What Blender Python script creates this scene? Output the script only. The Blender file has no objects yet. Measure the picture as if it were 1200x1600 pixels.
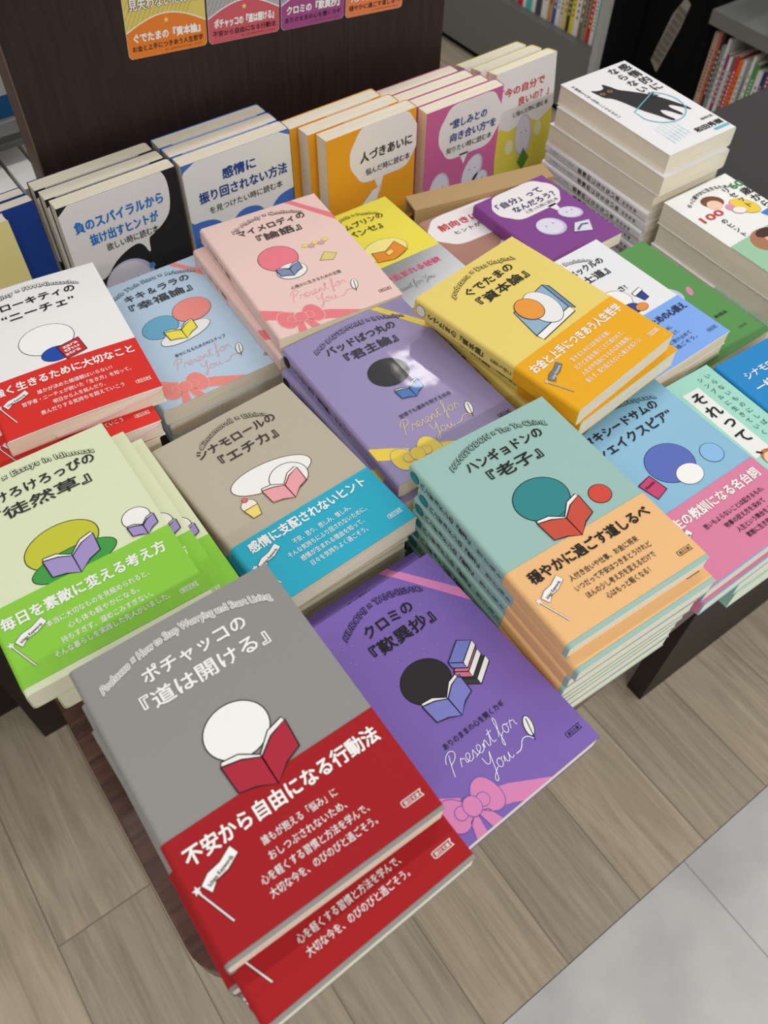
import bpy, bmesh, math, random
from mathutils import Matrix, Vector
random.seed(7)
D = bpy.data; SC = bpy.context.scene; COL = SC.collection
R = math.radians

# ---------------------------------------------------------------- camera, world, lights, exposure
cam = D.cameras.new('camera'); co = D.objects.new('camera', cam); COL.objects.link(co)
r_, u_, b_ = (0.809573, -0.58669, 0.019646), (0.467621, 0.664779, 0.58258), (-0.354854, -0.462455, 0.812536)
co.matrix_world = Matrix(((r_[0], u_[0], b_[0], 0), (r_[1], u_[1], b_[1], 0), (r_[2], u_[2], b_[2], 1.2), (0, 0, 0, 1)))
cam.sensor_fit = 'VERTICAL'; cam.sensor_height = 24.0; cam.lens = 24.0 * 1314.69 / 1600
cam.clip_start = 0.01; cam.clip_end = 60
cam.dof.use_dof = True; cam.dof.focus_distance = 0.56; cam.dof.aperture_fstop = 9.0
SC.camera = co
wd = D.worlds.new('world'); SC.world = wd; wd.use_nodes = True
wd.node_tree.nodes['Background'].inputs[0].default_value = (1.0, 0.985, 0.96, 1)
wd.node_tree.nodes['Background'].inputs[1].default_value = 0.46
SC.view_settings.view_transform = 'Standard'; SC.view_settings.look = 'None'
SC.view_settings.gamma = 1.0; SC.view_settings.use_curve_mapping = False
SC.view_settings.exposure = -0.12

def lamp(name, x, y, z, sx, sy, w, col=(1, 0.97, 0.93)):
    l = D.lights.new(name, 'AREA'); l.shape = 'RECTANGLE'; l.size = sx; l.size_y = sy; l.energy = w; l.color = col
    o = D.objects.new(name, l); o.location = (x, y, z); COL.objects.link(o)
for x in (-1.9, -0.2, 1.65, 3.3):
    lamp('ceiling_lamp', x, 0.98, 2.7, 1.3, 0.07, 8)
for x in (-1.9, 2.2, 3.6):
    lamp('ceiling_lamp', x, 1.86, 2.7, 1.3, 0.13, 7.5)
for x in (-1.0, 0.9, 2.6):
    lamp('ceiling_lamp', x, -1.7, 2.7, 1.3, 0.12, 24)

# ---------------------------------------------------------------- materials
def lin(c):
    return tuple((v / 255 / 12.92 if v / 255 <= 0.04045 else ((v / 255 + 0.055) / 1.055) ** 2.4) for v in c) + (1,)
MATS = {}
def mat(name, rgb, rough=0.5, spec=0.4, metal=0, coat=0, coat_r=0.1, grain=0.03):
    if name in MATS: return MATS[name]
    m = D.materials.new(name); m.use_nodes = True; nt = m.node_tree; p = nt.nodes['Principled BSDF']
    p.inputs['Roughness'].default_value = rough; p.inputs['Specular IOR Level'].default_value = spec
    p.inputs['Metallic'].default_value = metal; p.inputs['Coat Weight'].default_value = coat; p.inputs['Coat Roughness'].default_value = coat_r
    c = lin(rgb)
    tc = nt.nodes.new('ShaderNodeTexCoord'); n = nt.nodes.new('ShaderNodeTexNoise'); n.inputs['Scale'].default_value = 900
    n.inputs['Detail'].default_value = 2
    mx = nt.nodes.new('ShaderNodeMix'); mx.data_type = 'RGBA'
    mx.inputs[6].default_value = tuple(v * (1 - grain) for v in c[:3]) + (1,)
    mx.inputs[7].default_value = tuple(min(1, v * (1 + grain)) for v in c[:3]) + (1,)
    nt.links.new(tc.outputs['Object'], n.inputs['Vector']); nt.links.new(n.outputs['Fac'], mx.inputs[0])
    nt.links.new(mx.outputs[2], p.inputs['Base Color'])
    if coat:
        n2 = nt.nodes.new('ShaderNodeTexNoise'); n2.inputs['Scale'].default_value = 28; n2.inputs['Detail'].default_value = 2
        bp_ = nt.nodes.new('ShaderNodeBump'); bp_.inputs['Strength'].default_value = 0.13; bp_.inputs['Distance'].default_value = 0.004
        nt.links.new(tc.outputs['Object'], n2.inputs['Vector']); nt.links.new(n2.outputs['Fac'], bp_.inputs['Height']); nt.links.new(bp_.outputs[0], p.inputs['Coat Normal'])
    MATS[name] = m; return m
def C(rgb, gloss=0):   # printed paper of one colour
    nm = 'paper_%02x%02x%02x%s' % (rgb[0], rgb[1], rgb[2], '_gloss' if gloss else '')
    return mat(nm, rgb, 0.6 if not gloss else 0.4, 0.22 if not gloss else 0.3, 0, gloss, 0.07, 0.02)
K = (32, 32, 34); WH = (246, 246, 244)

def pages_mat():
    m = D.materials.new('page_edges'); m.use_nodes = True; nt = m.node_tree; p = nt.nodes['Principled BSDF']
    p.inputs['Roughness'].default_value = 0.85; p.inputs['Specular IOR Level'].default_value = 0.15
    tc = nt.nodes.new('ShaderNodeTexCoord'); mp = nt.nodes.new('ShaderNodeMapping'); mp.inputs['Scale'].default_value = (12, 12, 2600)
    n = nt.nodes.new('ShaderNodeTexNoise'); n.inputs['Scale'].default_value = 1.0; n.inputs['Detail'].default_value = 3
    cr = nt.nodes.new('ShaderNodeValToRGB'); cr.color_ramp.elements[0].position = 0.3; cr.color_ramp.elements[1].position = 0.68
    cr.color_ramp.elements[0].color = lin((232, 222, 198)); cr.color_ramp.elements[1].color = lin((253, 247, 230))
    nt.links.new(tc.outputs['Object'], mp.inputs[0]); nt.links.new(mp.outputs[0], n.inputs['Vector'])
    nt.links.new(n.outputs['Fac'], cr.inputs[0]); nt.links.new(cr.outputs[0], p.inputs['Base Color'])
    return m
PAGES = pages_mat()

def wood_mat(name, c0, c1, scale, rough=0.45, axis='x', spec=0.3):
    m = D.materials.new(name); m.use_nodes = True; nt = m.node_tree; p = nt.nodes['Principled BSDF']
    p.inputs['Roughness'].default_value = rough; p.inputs['Specular IOR Level'].default_value = spec
    tc = nt.nodes.new('ShaderNodeTexCoord'); mp = nt.nodes.new('ShaderNodeMapping')
    s = [scale, scale, scale]; s['xyz'.index(axis)] = scale * 0.07; mp.inputs['Scale'].default_value = s
    n = nt.nodes.new('ShaderNodeTexNoise'); n.inputs['Scale'].default_value = 1; n.inputs['Detail'].default_value = 8; n.inputs['Distortion'].default_value = 0.6
    cr = nt.nodes.new('ShaderNodeValToRGB'); cr.color_ramp.elements[0].position = 0.33; cr.color_ramp.elements[1].position = 0.7
    cr.color_ramp.elements[0].color = lin(c0); cr.color_ramp.elements[1].color = lin(c1)
    nt.links.new(tc.outputs['Object'], mp.inputs[0]); nt.links.new(mp.outputs[0], n.inputs['Vector'])
    nt.links.new(n.outputs['Fac'], cr.inputs[0]); nt.links.new(cr.outputs[0], p.inputs['Base Color'])
    return m
M_TABLE = wood_mat('dark_walnut_laminate', (62, 36, 28), (104, 66, 50), 160, 0.35, 'x')
M_BOARD = wood_mat('dark_brown_board', (43, 31, 29), (53, 39, 36), 260, 0.5, 'z')
M_BOARDEDGE = mat('brown_edge', (98, 78, 66), 0.5)
M_DARK = wood_mat('black_brown_panel', (34, 26, 24), (46, 36, 33), 120, 0.5, 'x')
M_PLINTH = mat('charcoal_laminate', (50, 48, 49), 0.6, 0.3)
M_STEEL = mat('grey_painted_steel', (112, 113, 112), 0.5, 0.4)
M_POST = mat('pale_grey_steel', (170, 172, 172), 0.45, 0.4)
M_BLACK = mat('black_fabric', (16, 16, 17), 0.9, 0.1)
M_KRAFT = mat('kraft_cardboard', (186, 156, 112), 0.8, 0.2, grain=0.06)
M_SILVER = mat('silver_foil', (200, 202, 206), 0.28, 0.5, 0.85)

def floor_wood():
    m = D.materials.new('oak_vinyl_planks'); m.use_nodes = True; nt = m.node_tree; p = nt.nodes['Principled BSDF']; L = nt.links.new
    p.inputs['Roughness'].default_value = 0.5; p.inputs['Specular IOR Level'].default_value = 0.3
    tc = nt.nodes.new('ShaderNodeTexCoord'); mp = nt.nodes.new('ShaderNodeMapping'); mp.inputs['Rotation'].default_value = (0, 0, R(90))
    mp.inputs['Location'].default_value = (0.37, 0.0855, 0)
    L(tc.outputs['Object'], mp.inputs[0])
    br = nt.nodes.new('ShaderNodeTexBrick'); br.inputs['Scale'].default_value = 1; br.inputs['Brick Width'].default_value = 0.92
    br.inputs['Row Height'].default_value = 0.129; br.inputs['Mortar Size'].default_value = 0.0011; br.inputs['Mortar Smooth'].default_value = 0.3
    br.inputs['Color1'].default_value = (0, 0, 0, 1); br.inputs['Color2'].default_value = (1, 1, 1, 1); br.inputs['Mortar'].default_value = (0.5, 0.5, 0.5, 1)
    br.offset = 0.37
    L(mp.outputs[0], br.inputs['Vector'])
    # grain, shifted per plank
    mp2 = nt.nodes.new('ShaderNodeMapping'); mp2.inputs['Scale'].default_value = (44, 3.0, 1)
    ad = nt.nodes.new('ShaderNodeVectorMath'); ad.operation = 'MULTIPLY_ADD'; ad.inputs[1].default_value = (3, 7, 5)
    L(br.outputs['Color'], ad.inputs[0]); L(tc.outputs['Object'], ad.inputs[2]); L(ad.outputs[0], mp2.inputs[0])
    n = nt.nodes.new('ShaderNodeTexNoise'); n.inputs['Scale'].default_value = 1.3; n.inputs['Detail'].default_value = 9; n.inputs['Distortion'].default_value = 1.4; n.inputs['Roughness'].default_value = 0.62
    L(mp2.outputs[0], n.inputs['Vector'])
    cr = nt.nodes.new('ShaderNodeValToRGB'); e = cr.color_ramp.elements
    e[0].position = 0.28; e[0].color = lin((158, 145, 127)); e[1].position = 0.72; e[1].color = lin((200, 187, 166))
    L(n.outputs['Fac'], cr.inputs[0])
    hv = nt.nodes.new('ShaderNodeMix'); hv.data_type = 'RGBA'; hv.blend_type = 'MULTIPLY'; hv.inputs[0].default_value = 1
    tr = nt.nodes.new('ShaderNodeValToRGB'); tr.color_ramp.elements[0].color = (0.86, 0.85, 0.85, 1); tr.color_ramp.elements[1].color = (1.04, 1.03, 1.0, 1)
    L(br.outputs['Color'], tr.inputs[0]); L(cr.outputs[0], hv.inputs[6]); L(tr.outputs[0], hv.inputs[7])
    mo = nt.nodes.new('ShaderNodeMix'); mo.data_type = 'RGBA'; mo.inputs[7].default_value = lin((132, 118, 101))
    L(br.outputs['Fac'], mo.inputs[0]); L(hv.outputs[2], mo.inputs[6]); L(mo.outputs[2], p.inputs['Base Color'])
    return m
def floor_tile():
    m = D.materials.new('grey_concrete_tile'); m.use_nodes = True; nt = m.node_tree; p = nt.nodes['Principled BSDF']; L = nt.links.new
    p.inputs['Roughness'].default_value = 0.55
    tc = nt.nodes.new('ShaderNodeTexCoord')
    n = nt.nodes.new('ShaderNodeTexNoise'); n.inputs['Scale'].default_value = 9; n.inputs['Detail'].default_value = 10
    L(tc.outputs['Object'], n.inputs['Vector'])
    cr = nt.nodes.new('ShaderNodeValToRGB'); e = cr.color_ramp.elements
    e[0].position = 0.32; e[0].color = lin((190, 191, 190)); e[1].position = 0.7; e[1].color = lin((212, 212, 210))
    L(n.outputs['Fac'], cr.inputs[0])
    mp = nt.nodes.new('ShaderNodeMapping'); mp.inputs['Rotation'].default_value = (0, 0, R(90)); mp.inputs['Location'].default_value = (0, 0.385, 0)
    L(tc.outputs['Object'], mp.inputs[0])
    br = nt.nodes.new('ShaderNodeTexBrick'); br.inputs['Scale'].default_value = 1; br.inputs['Brick Width'].default_value = 0.9; br.inputs['Row Height'].default_value = 0.45
    br.inputs['Mortar Size'].default_value = 0.001; L(mp.outputs[0], br.inputs['Vector'])
    mo = nt.nodes.new('ShaderNodeMix'); mo.data_type = 'RGBA'; mo.inputs[7].default_value = lin((150, 151, 152))
    L(br.outputs['Fac'], mo.inputs[0]); L(cr.outputs[0], mo.inputs[6]); L(mo.outputs[2], p.inputs['Base Color'])
    return m

# ---------------------------------------------------------------- mesh helpers
class MB:
    """faces of several shapes and materials gathered into one mesh (units: metres)"""
    def __init__(s): s.v = []; s.f = []; s.mi = []; s.m = []
    def slot(s, m):
        if m not in s.m: s.m.append(m)
        return s.m.index(m)
    def add(s, vs, fs, m):
        k = len(s.v); i = s.slot(m); s.v += [tuple(v) for v in vs]
        for f in fs: s.f.append(tuple(k + j for j in f)); s.mi.append(i)
    def box(s, x0, x1, y0, y1, z0, z1, m):
        s.add([(x0, y0, z0), (x1, y0, z0), (x1, y1, z0), (x0, y1, z0), (x0, y0, z1), (x1, y0, z1), (x1, y1, z1), (x0, y1, z1)],
              [(3, 2, 1, 0), (4, 5, 6, 7), (0, 1, 5, 4), (1, 2, 6, 5), (2, 3, 7, 6), (3, 0, 4, 7)], m)
    def prism(s, pts, z0, z1, m):
        n = len(pts)
        s.add([(x, y, z0) for x, y in pts] + [(x, y, z1) for x, y in pts],
              [tuple(range(n - 1, -1, -1)), tuple(range(n, 2 * n))] + [(i, (i + 1) % n, n + (i + 1) % n, n + i) for i in range(n)], m)
    def mesh(s, name, smooth=False, bevel=0):
        me = D.meshes.new(name); me.from_pydata(s.v, [], s.f); me.update()
        for m in s.m: me.materials.append(m)
        for p, i in zip(me.polygons, s.mi): p.material_index = i
        return me
def link(name, me, parent=None, loc=(0, 0, 0), rot=(0, 0, 0)):
    o = D.objects.new(name, me); COL.objects.link(o); o.location = loc; o.rotation_euler = rot
    if parent: o.parent = parent
    return o
def bevel(o, w, seg=2):
    b = o.modifiers.new('bevel', 'BEVEL'); b.width = w; b.segments = seg; b.limit_method = 'ANGLE'; return o
def tag(o, label, cat, group=None):
    o['label'] = label; o['category'] = cat
    if group: o['group'] = group
    return o
def struct(o): o['kind'] = 'structure'; return o

# ---- lettering: every string is turned into flat faces once, then laid into a cover's own mesh
_txt = {}
def glyphs(s, bold=0.0, shear=0.0, space=1.0, line=1.0):
    key = (s, bold, shear, space, line)
    if key in _txt: return _txt[key]
    cu = D.curves.new('t', 'FONT'); cu.body = s; cu.size = 1; cu.resolution_u = 2; cu.offset = bold; cu.shear = shear
    cu.space_character = space; cu.space_line = line; cu.fill_mode = 'FRONT'
    if '\n' in s: cu.align_x = 'CENTER'
    o = D.objects.new('t', cu); COL.objects.link(o)
    dg = bpy.context.evaluated_depsgraph_get(); dg.update()
    me = D.meshes.new_from_object(o.evaluated_get(dg))
    vs = [(v.co.x, v.co.y) for v in me.vertices]; fs = [tuple(p.vertices) for p in me.polygons]
    D.objects.remove(o); D.curves.remove(cu); D.meshes.remove(me)
    xs = [v[0] for v in vs] or [0]
    _txt[key] = (vs, fs, min(xs), max(xs)); return _txt[key]
def weights(b):   # heavier weight: the same glyph printed again a hair to each side
    if b <= 0.004: return [(0, 0)]
    return [(0, 0), (b, 0), (-b, 0), (0, b), (0, -b)] + ([(b * .7, b * .7), (-b * .7, b * .7), (b * .7, -b * .7), (-b * .7, -b * .7)] if b > 0.025 else [])
ML = 0.00007  # height of one printed layer
def soft(pts, n=2, closed=True):   # corner cutting
    for _ in range(n):
        q = [] if closed else [pts[0]]; m = len(pts)
        for i in range(m if closed else m - 1):
            a, b = pts[i], pts[(i + 1) % m]
            q += [(a[0] * .75 + b[0] * .25, a[1] * .75 + b[1] * .25), (a[0] * .25 + b[0] * .75, a[1] * .25 + b[1] * .75)]
        pts = q if closed else q + [pts[-1]]
    return pts
HAND = {'P': ([[(.95, 2.1), (.5, .8), (.2, -.3)], [(.1, 1.4), (.4, 2.1), (1.2, 2.5), (1.8, 2.1), (1.5, 1.4), (.6, 1.0)]], 1.55), 'r': ([[(0, .1), (.35, .95), (.45, 1.05), (.5, .75), (.85, .85), (.8, .2), (1, .08)]], .95),
        'e': ([[(0, .1), (.65, .5), (.65, 1), (.25, 1.05), (.05, .45), (.35, -.08), (.85, .15)]], .85), 's': ([[(0, .1), (.45, 1.1), (.5, .5), (.65, .1), (.25, -.05), (.8, .15)]], .8),
        'n': ([[(0, .1), (.28, 1), (.22, 0), (.35, .7), (.7, 1.1), (.75, .5), (.75, .05), (1.05, .12)]], 1.05), 't': ([[(0, .1), (.5, 1.2), (.65, 2), (.42, .8), (.45, .05), (.9, .15)], [(.15, 1.3), (1, 1.42)]], .9),
        'f': ([[(0, .2), (.6, 1.3), (.85, 2.3), (.55, 2.5), (.4, 1.4), (.25, -.8), (.05, -1.1), (-.05, -.5), (.5, .25), (.85, .4)]], .9), 'o': ([[(.5, 1.05), (.1, .85), (.05, .2), (.4, -.08), (.8, .3), (.75, .95), (.4, 1.05), (.8, .8), (1.05, .9)]], 1.0),
        'Y': ([[(.1, 2.2), (.2, 1.2), (.7, 1.1), (1.3, 2.3)], [(1.3, 2.3), (.9, .8), (.5, -.8), (.15, -1), (.05, -.5), (.8, .1), (1.2, .3)]], 1.25), 'u': ([[(0, .2), (.32, 1.05), (.2, .2), (.5, -.1), (.85, .5), (1, 1.05), (.85, .2), (1.1, 0), (1.4, .2)]], 1.35), ' ': ([], .45)}
class Print:
    """ink on a flat cover; coordinates in mm from the cover's top-left corner, y down"""
    def __init__(s): s.ops = []
    def poly(s, pts, c, l=1): s.ops.append((list(pts), [tuple(range(len(pts)))], c, l)); return s
    def text(s, t, x0, x1, yb, em, c=K, bold=0.0, arc=0, shear=0, rot=0, l=6, line=1.0):
        vs, fs, a, b = glyphs(t, min(bold, 0), shear, 1.0, line)
        if not vs: return s
        k = (x1 - x0) / max(1e-6, b - a); cx = (x1 - x0) / 2; cs, sn = math.cos(R(rot)), math.sin(R(rot))
        for i, (ox, oy) in enumerate(weights(bold)):
            out = []
            for x, y in vs:
                X = (x - a) * k + ox * em; Y = -(y + oy) * em
                Y += arc * ((X - cx) / cx) ** 2 if arc else 0
                out.append((x0 + X * cs - Y * sn, yb + X * sn + Y * cs))
            s.ops.append((out, fs, c, l + i * 0.09))
        return s
    def vtext(s, t, x, y, em, c=K, bold=0.0, l=6, pitch=None):   # vertical writing: characters one below the other, centred on x
        pitch = pitch or em * 1.04
        for n, ch in enumerate(t):
            vs, fs, a, b = glyphs(ch)
            turn = ch in '『』「」ー'; sm = ch in '、。ょっゃゅョッャュ'
            for i, (ox, oy) in enumerate(weights(bold)):
                out = []
                for vx, vy in vs:
                    u, v = vx - 0.5 + ox, vy - 0.37 + oy
                    if turn: u, v = v, -u
                    if sm: u, v = u + 0.12, v + 0.1
                    out.append((x + u * em, y + pitch * (n + 0.5) - v * em))
                s.ops.append((out, fs, c, l + i * 0.09))
        return s
    def outline(s, t, x0, x1, yb, em, c=K, inner=WH, arc=0):
        s.text(t, x0, x1, yb, em, c, 0.075, arc, l=6); s.text(t, x0, x1, yb, em, inner, 0.012, arc, l=8); return s
    def ell(s, cx, cy, rx, ry, c, rot=0, l=1, n=36, edge=None, w=0.7):
        def pts(ax, ay):
            return [(cx + ax * math.cos(t) * math.cos(R(rot)) - ay * math.sin(t) * math.sin(R(rot)),
                     cy + ax * math.cos(t) * math.sin(R(rot)) + ay * math.sin(t) * math.cos(R(rot))) for t in [2 * math.pi * i / n for i in range(n)]]
        if edge: s.poly(pts(rx + w, ry + w), edge, l); l += 1
        return s.poly(pts(rx, ry), c, l)
    def shape(s, pts, c, l=1, edge=None, w=0.7):
        if edge:
            cx = sum(p[0] for p in pts) / len(pts); cy = sum(p[1] for p in pts) / len(pts)
            s.stroke(list(pts) + [pts[0]], w * 2, edge, l + 1)
        return s.poly(pts, c, l)
    def stroke(s, pts, w, c, l=2):
        n = len(pts); out = []
        for i in range(n):
            a = pts[max(0, i - 1)]; b = pts[min(n - 1, i + 1)]; dx, dy = b[0] - a[0], b[1] - a[1]; d = math.hypot(dx, dy) or 1
            out.append((pts[i][0] - dy / d * w / 2, pts[i][1] + dx / d * w / 2)); out.append((pts[i][0] + dy / d * w / 2, pts[i][1] - dx / d * w / 2))
        s.ops.append((out, [(2 * i, 2 * i + 1, 2 * i + 3, 2 * i + 2) for i in range(n - 1)], c, l, 1)); return s
    def hand(s, t, x, yb, k, c, w=0.4, rise=0.0):   # thin cursive handwriting
        for ch in t:
            for st in HAND[ch][0]: s.stroke(soft([(x + (px + 0.12 * py) * k, yb - py * k - rise * px * k) for px, py in st], 2, False), w, c, 6)
            x += HAND[ch][1] * k
        return s
    def star(s, cx, cy, r, c, l=2):
        return s.poly([(cx + (r if i % 2 == 0 else r * .45) * math.sin(i * math.pi / 5), cy - (r if i % 2 == 0 else r * .45) * math.cos(i * math.pi / 5)) for i in range(10)], c, l)

def clip_poly(pts, W, H, m=0.15):   # keep printed shapes inside the cover
    def cut(ps, ins, inter):
        out = []
        for i, p in enumerate(ps):
            q = ps[i - 1]
            if ins(p):
                if not ins(q): out.append(inter(q, p))
                out.append(p)
            elif ins(q): out.append(inter(q, p))
        return out
    def ix(v): return lambda a, b: (v, a[1] + (b[1] - a[1]) * (v - a[0]) / (b[0] - a[0]))
    def iy(v): return lambda a, b: (a[0] + (b[0] - a[0]) * (v - a[1]) / (b[1] - a[1]), v)
    for ins, it in ((lambda p: p[0] >= m, ix(m)), (lambda p: p[0] <= W - m, ix(W - m)), (lambda p: p[1] >= m, iy(m)), (lambda p: p[1] <= H - m, iy(H - m))):
        if len(pts) >= 3: pts = cut(pts, ins, it)
    return pts

def lay(mb, pr, W, H, ztop, bow=0.0, x_in=2.2, gloss=0):
    for op in [o for q in pr.ops for o in ([q] if len(q) == 4 else [([q[0][i] for i in f], [(0, 1, 2, 3)], q[2], q[3]) for f in q[1]])]:
        pts, fs, c, l = op; m = C(c, gloss) if isinstance(c, tuple) else c
        if len(fs) == 1:
            pts = clip_poly(pts, W, H, 0.0)
            if len(pts) < 3: continue
            fs = [tuple(range(len(pts)))]
        if bow:    # follow the curved cover: cut at the profile's own stations
            bm = bmesh.new(); vv = [bm.verts.new((p[0], p[1], 0)) for p in pts]
            for f in fs:
                try: bm.faces.new([vv[i] for i in f])
                except ValueError: pass
            for i in range(1, 12):
                bmesh.ops.bisect_plane(bm, geom=bm.verts[:] + bm.edges[:] + bm.faces[:], plane_co=(W * i / 12, 0, 0), plane_no=(1, 0, 0))
            bm.verts.index_update(); pts = [(v.co.x, v.co.y) for v in bm.verts]; fs = [tuple(v.index for v in f.verts) for f in bm.faces]; bm.free()
        vs = []
        for x, y in pts:
            z = ztop + bowz(bow, x, W)
            vs.append((x / 1000, (H - y) / 1000, z / 1000 + l * ML))
        # make every face look up
        out = []
        for f in fs:
            a = sum(vs[f[i]][0] * vs[f[(i + 1) % len(f)]][1] - vs[f[(i + 1) % len(f)]][0] * vs[f[i]][1] for i in range(len(f)))
            out.append(f if a > 0 else f[::-1])
        mb.add(vs, out, m)
def bowz(b, x, W):
    if not b: return 0
    k = x / W * 12; i = min(11, int(k)); f = k - i
    g = lambda j: b * math.sin(math.pi * j / 12)
    return g(i) * (1 - f) + g(i + 1) * f

def wrap(mb, W, y0, y1, T, off, m, mir=False, bow=0.0, th=0.28, x_end=None):
    """a sheet wrapped round back, spine and front between heights y0 and y1 (mm)"""
    r = min(2.6, T * 0.32); pr = []
    xe = W if x_end is None else x_end
    def prof(o):
        p = [(xe, -o)] + [(r + (r + o) * math.cos(t) - (0), r + (r + o) * math.sin(t)) for t in [R(270 - 18 * i) for i in range(6)]]
        p += [(r + (r + o) * math.cos(t), T - r + (r + o) * math.sin(t)) for t in [R(180 - 18 * i) for i in range(6)]]
        if bow: p += [(W * i / 12, T + o + bowz(bow, W * i / 12, W)) for i in range(1, 12)]
        p += [(xe, T + o)]
        return p
    po, pi = prof(off), prof(off - th)
    n = len(po); vs = []
    for p in (po, pi):
        for y in (y0, y1): vs += [((W - x if mir else x) / 1000, y / 1000, z / 1000) for x, z in p]
    fs = []
    for i in range(n - 1):
        fs += [(i, n + i, n + i + 1, i + 1), (2 * n + i, 2 * n + i + 1, 3 * n + i + 1, 3 * n + i), (i, i + 1, 2 * n + i + 1, 2 * n + i), (n + i, 3 * n + i, 3 * n + i + 1, n + i + 1)]
    fs += [(0, 2 * n, 3 * n, n), (n - 1, 2 * n - 1, 4 * n - 1, 3 * n - 1)]
    if mir: fs = [f[::-1] for f in fs]
    mb.add(vs, fs, m)

def lay_spine(mb, pr, W, H, T, mir=False, off=0.12):
    """spine printing; pr in mm: x across the spine (0..T), y down from the top"""
    for pts, fs, c, l in [o[:4] for o in pr.ops]:
        x = (W + off if mir else -off) / 1000; s = 1 if mir else -1
        vs = [(x + s * l * ML, (H - v) / 1000, ((T - u) if mir else u) / 1000) for u, v in pts]
        mb.add(vs, fs, C(c) if isinstance(c, tuple) else c)

class Kind:
    def __init__(s, name, W, H, T, cover, front=None, band=None, band_print=None, spine=None, mir=False, bow=0.0, gloss=0, band_mat=None, flap=False):
        s.name, s.W, s.H, s.T = name, W, H, T
        mb = MB(); wrap(mb, W, 0, H, T, 0.0, C(cover, gloss), mir, bow)
        if front: lay(mb, front, W, H, T, bow, gloss=gloss)
        if spine: lay_spine(mb, spine, W, H, T, mir)
        s.cover = mb.mesh(name + '_cover')
        for p in s.cover.polygons: p.use_smooth = False
        pb = MB()
        a = 0.45; r = min(2.6, T * 0.32); xe = W - 0.7
        q = [(xe, a), (r + 0.2, a), (0.9, r * 0.55), (0.45, r + 0.1), (0.45, T - r - 0.1), (0.9, T - r * 0.55), (r + 0.2, T - a), (xe, T - a)]
        if mir: q = [(W - x, z) for x, z in q][::-1]
        n = len(q); y0_, y1_ = 0.0005, (H - 0.5) / 1000
        pb.add([(x / 1000, y0_, z / 1000) for x, z in q] + [(x / 1000, y1_, z / 1000) for x, z in q],
               [tuple(range(n)), tuple(range(2 * n - 1, n - 1, -1))] + [(i, n + i, n + (i + 1) % n, (i + 1) % n) for i in range(n)], PAGES)
        s.pages = pb.mesh(name + '_pages')
        s.band = None
        if band:
            y0, y1, c = band; bb = MB(); wrap(bb, W, H - y1, H - y0, T, 0.35, band_mat or C(c, gloss), mir, bow, 0.2)
            if band_print: lay(bb, band_print, W, H, T + 0.35, bow, gloss=gloss)
            s.band = bb.mesh(name + '_band')
        if s.band and spine and getattr(spine, 'band', None):
            pass
    def put(s, label, group, M, part_label=None):
        root = D.objects.new('paperback_book', None); COL.objects.link(root); root.empty_display_size = 0.02
        root.matrix_world = M
        tag(root, label, 'book', group)
        link('cover', s.cover, root); link('page_block', s.pages, root)
        if s.band: link('paper_band', s.band, root)
        return root
    def flat(s, tl, ztop, yaw, label, group=None):
        """lying face up; tl = table position (mm) of the cover's top-left corner"""
        a = R(yaw); x = tl[0] + s.H * math.sin(a); y = tl[1] - s.H * math.cos(a)
        return s.put(label, group, Matrix.Translation((x / 1000, y / 1000, (ztop - s.T) / 1000)) @ Matrix.Rotation(a, 4, 'Z'))
    def stand(s, bl, z, yaw, lean, label, group=None):
        """upright, front towards the customer; bl = front cover's bottom-left corner (mm)"""
        m = Matrix.Rotation(R(yaw), 4, 'Z') @ Matrix.Rotation(math.pi / 2 - R(lean), 4, 'X')
        o = Vector((bl[0] / 1000, bl[1] / 1000, z / 1000)) - (m.to_3x3() @ Vector((0, 0, s.T / 1000)))
        o.z = z / 1000 + (s.T / 1000 * math.sin(R(lean)) * 0 )
        return s.put(label, group, Matrix.Translation(o) @ m)

# ---------------------------------------------------------------- cover designs
def open_book(p, cx, cy, c, k=1.0, line=K, l=4, txt=None):
    """a plain open book, seen from behind"""
    a = [(-17, -3), (-8, -1), (0, 3), (0, 17), (-8, 13), (-16, 11)]; b = [(0, 3), (8, -3), (17, -6), (16, 8), (8, 11), (0, 17)]
    f = lambda q: [(cx + x * k, cy + y * k) for x, y in q]
    p.shape(f([(-16, -5), (-8, -4), (0, 1.5), (0, 4), (-8, 0), (-17, -2)]), WH, l, line, 0.3); p.shape(f([(0, 1.5), (8, -6), (16, -8), (17, -5), (8, -2), (0, 4)]), WH, l, line, 0.3)
    p.shape(f(a), c, l + 3, line, 0.35); p.shape(f(b), c, l + 3, line, 0.35)
    if txt: p.text(txt, cx + 4 * k, cx + 14 * k, cy + 6.5 * k, 3 * k, WH, 0.02, rot=-22, l=l + 5)
    return p
def plain_figure(p, c, rx, ry, cx=53, cy=66, book=None, line=K, by=14, k=1.0, c2=None):
    if c2: p.ell(cx, cy + ry * 0.8, rx * 0.75, ry * 0.7, c2, l=1, edge=line, w=0.5)
    p.ell(cx, cy, rx, ry, c, l=2, edge=line, w=0.6)
    if book: open_book(p, cx + 3, cy + by, book, k, line)
    return p
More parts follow.
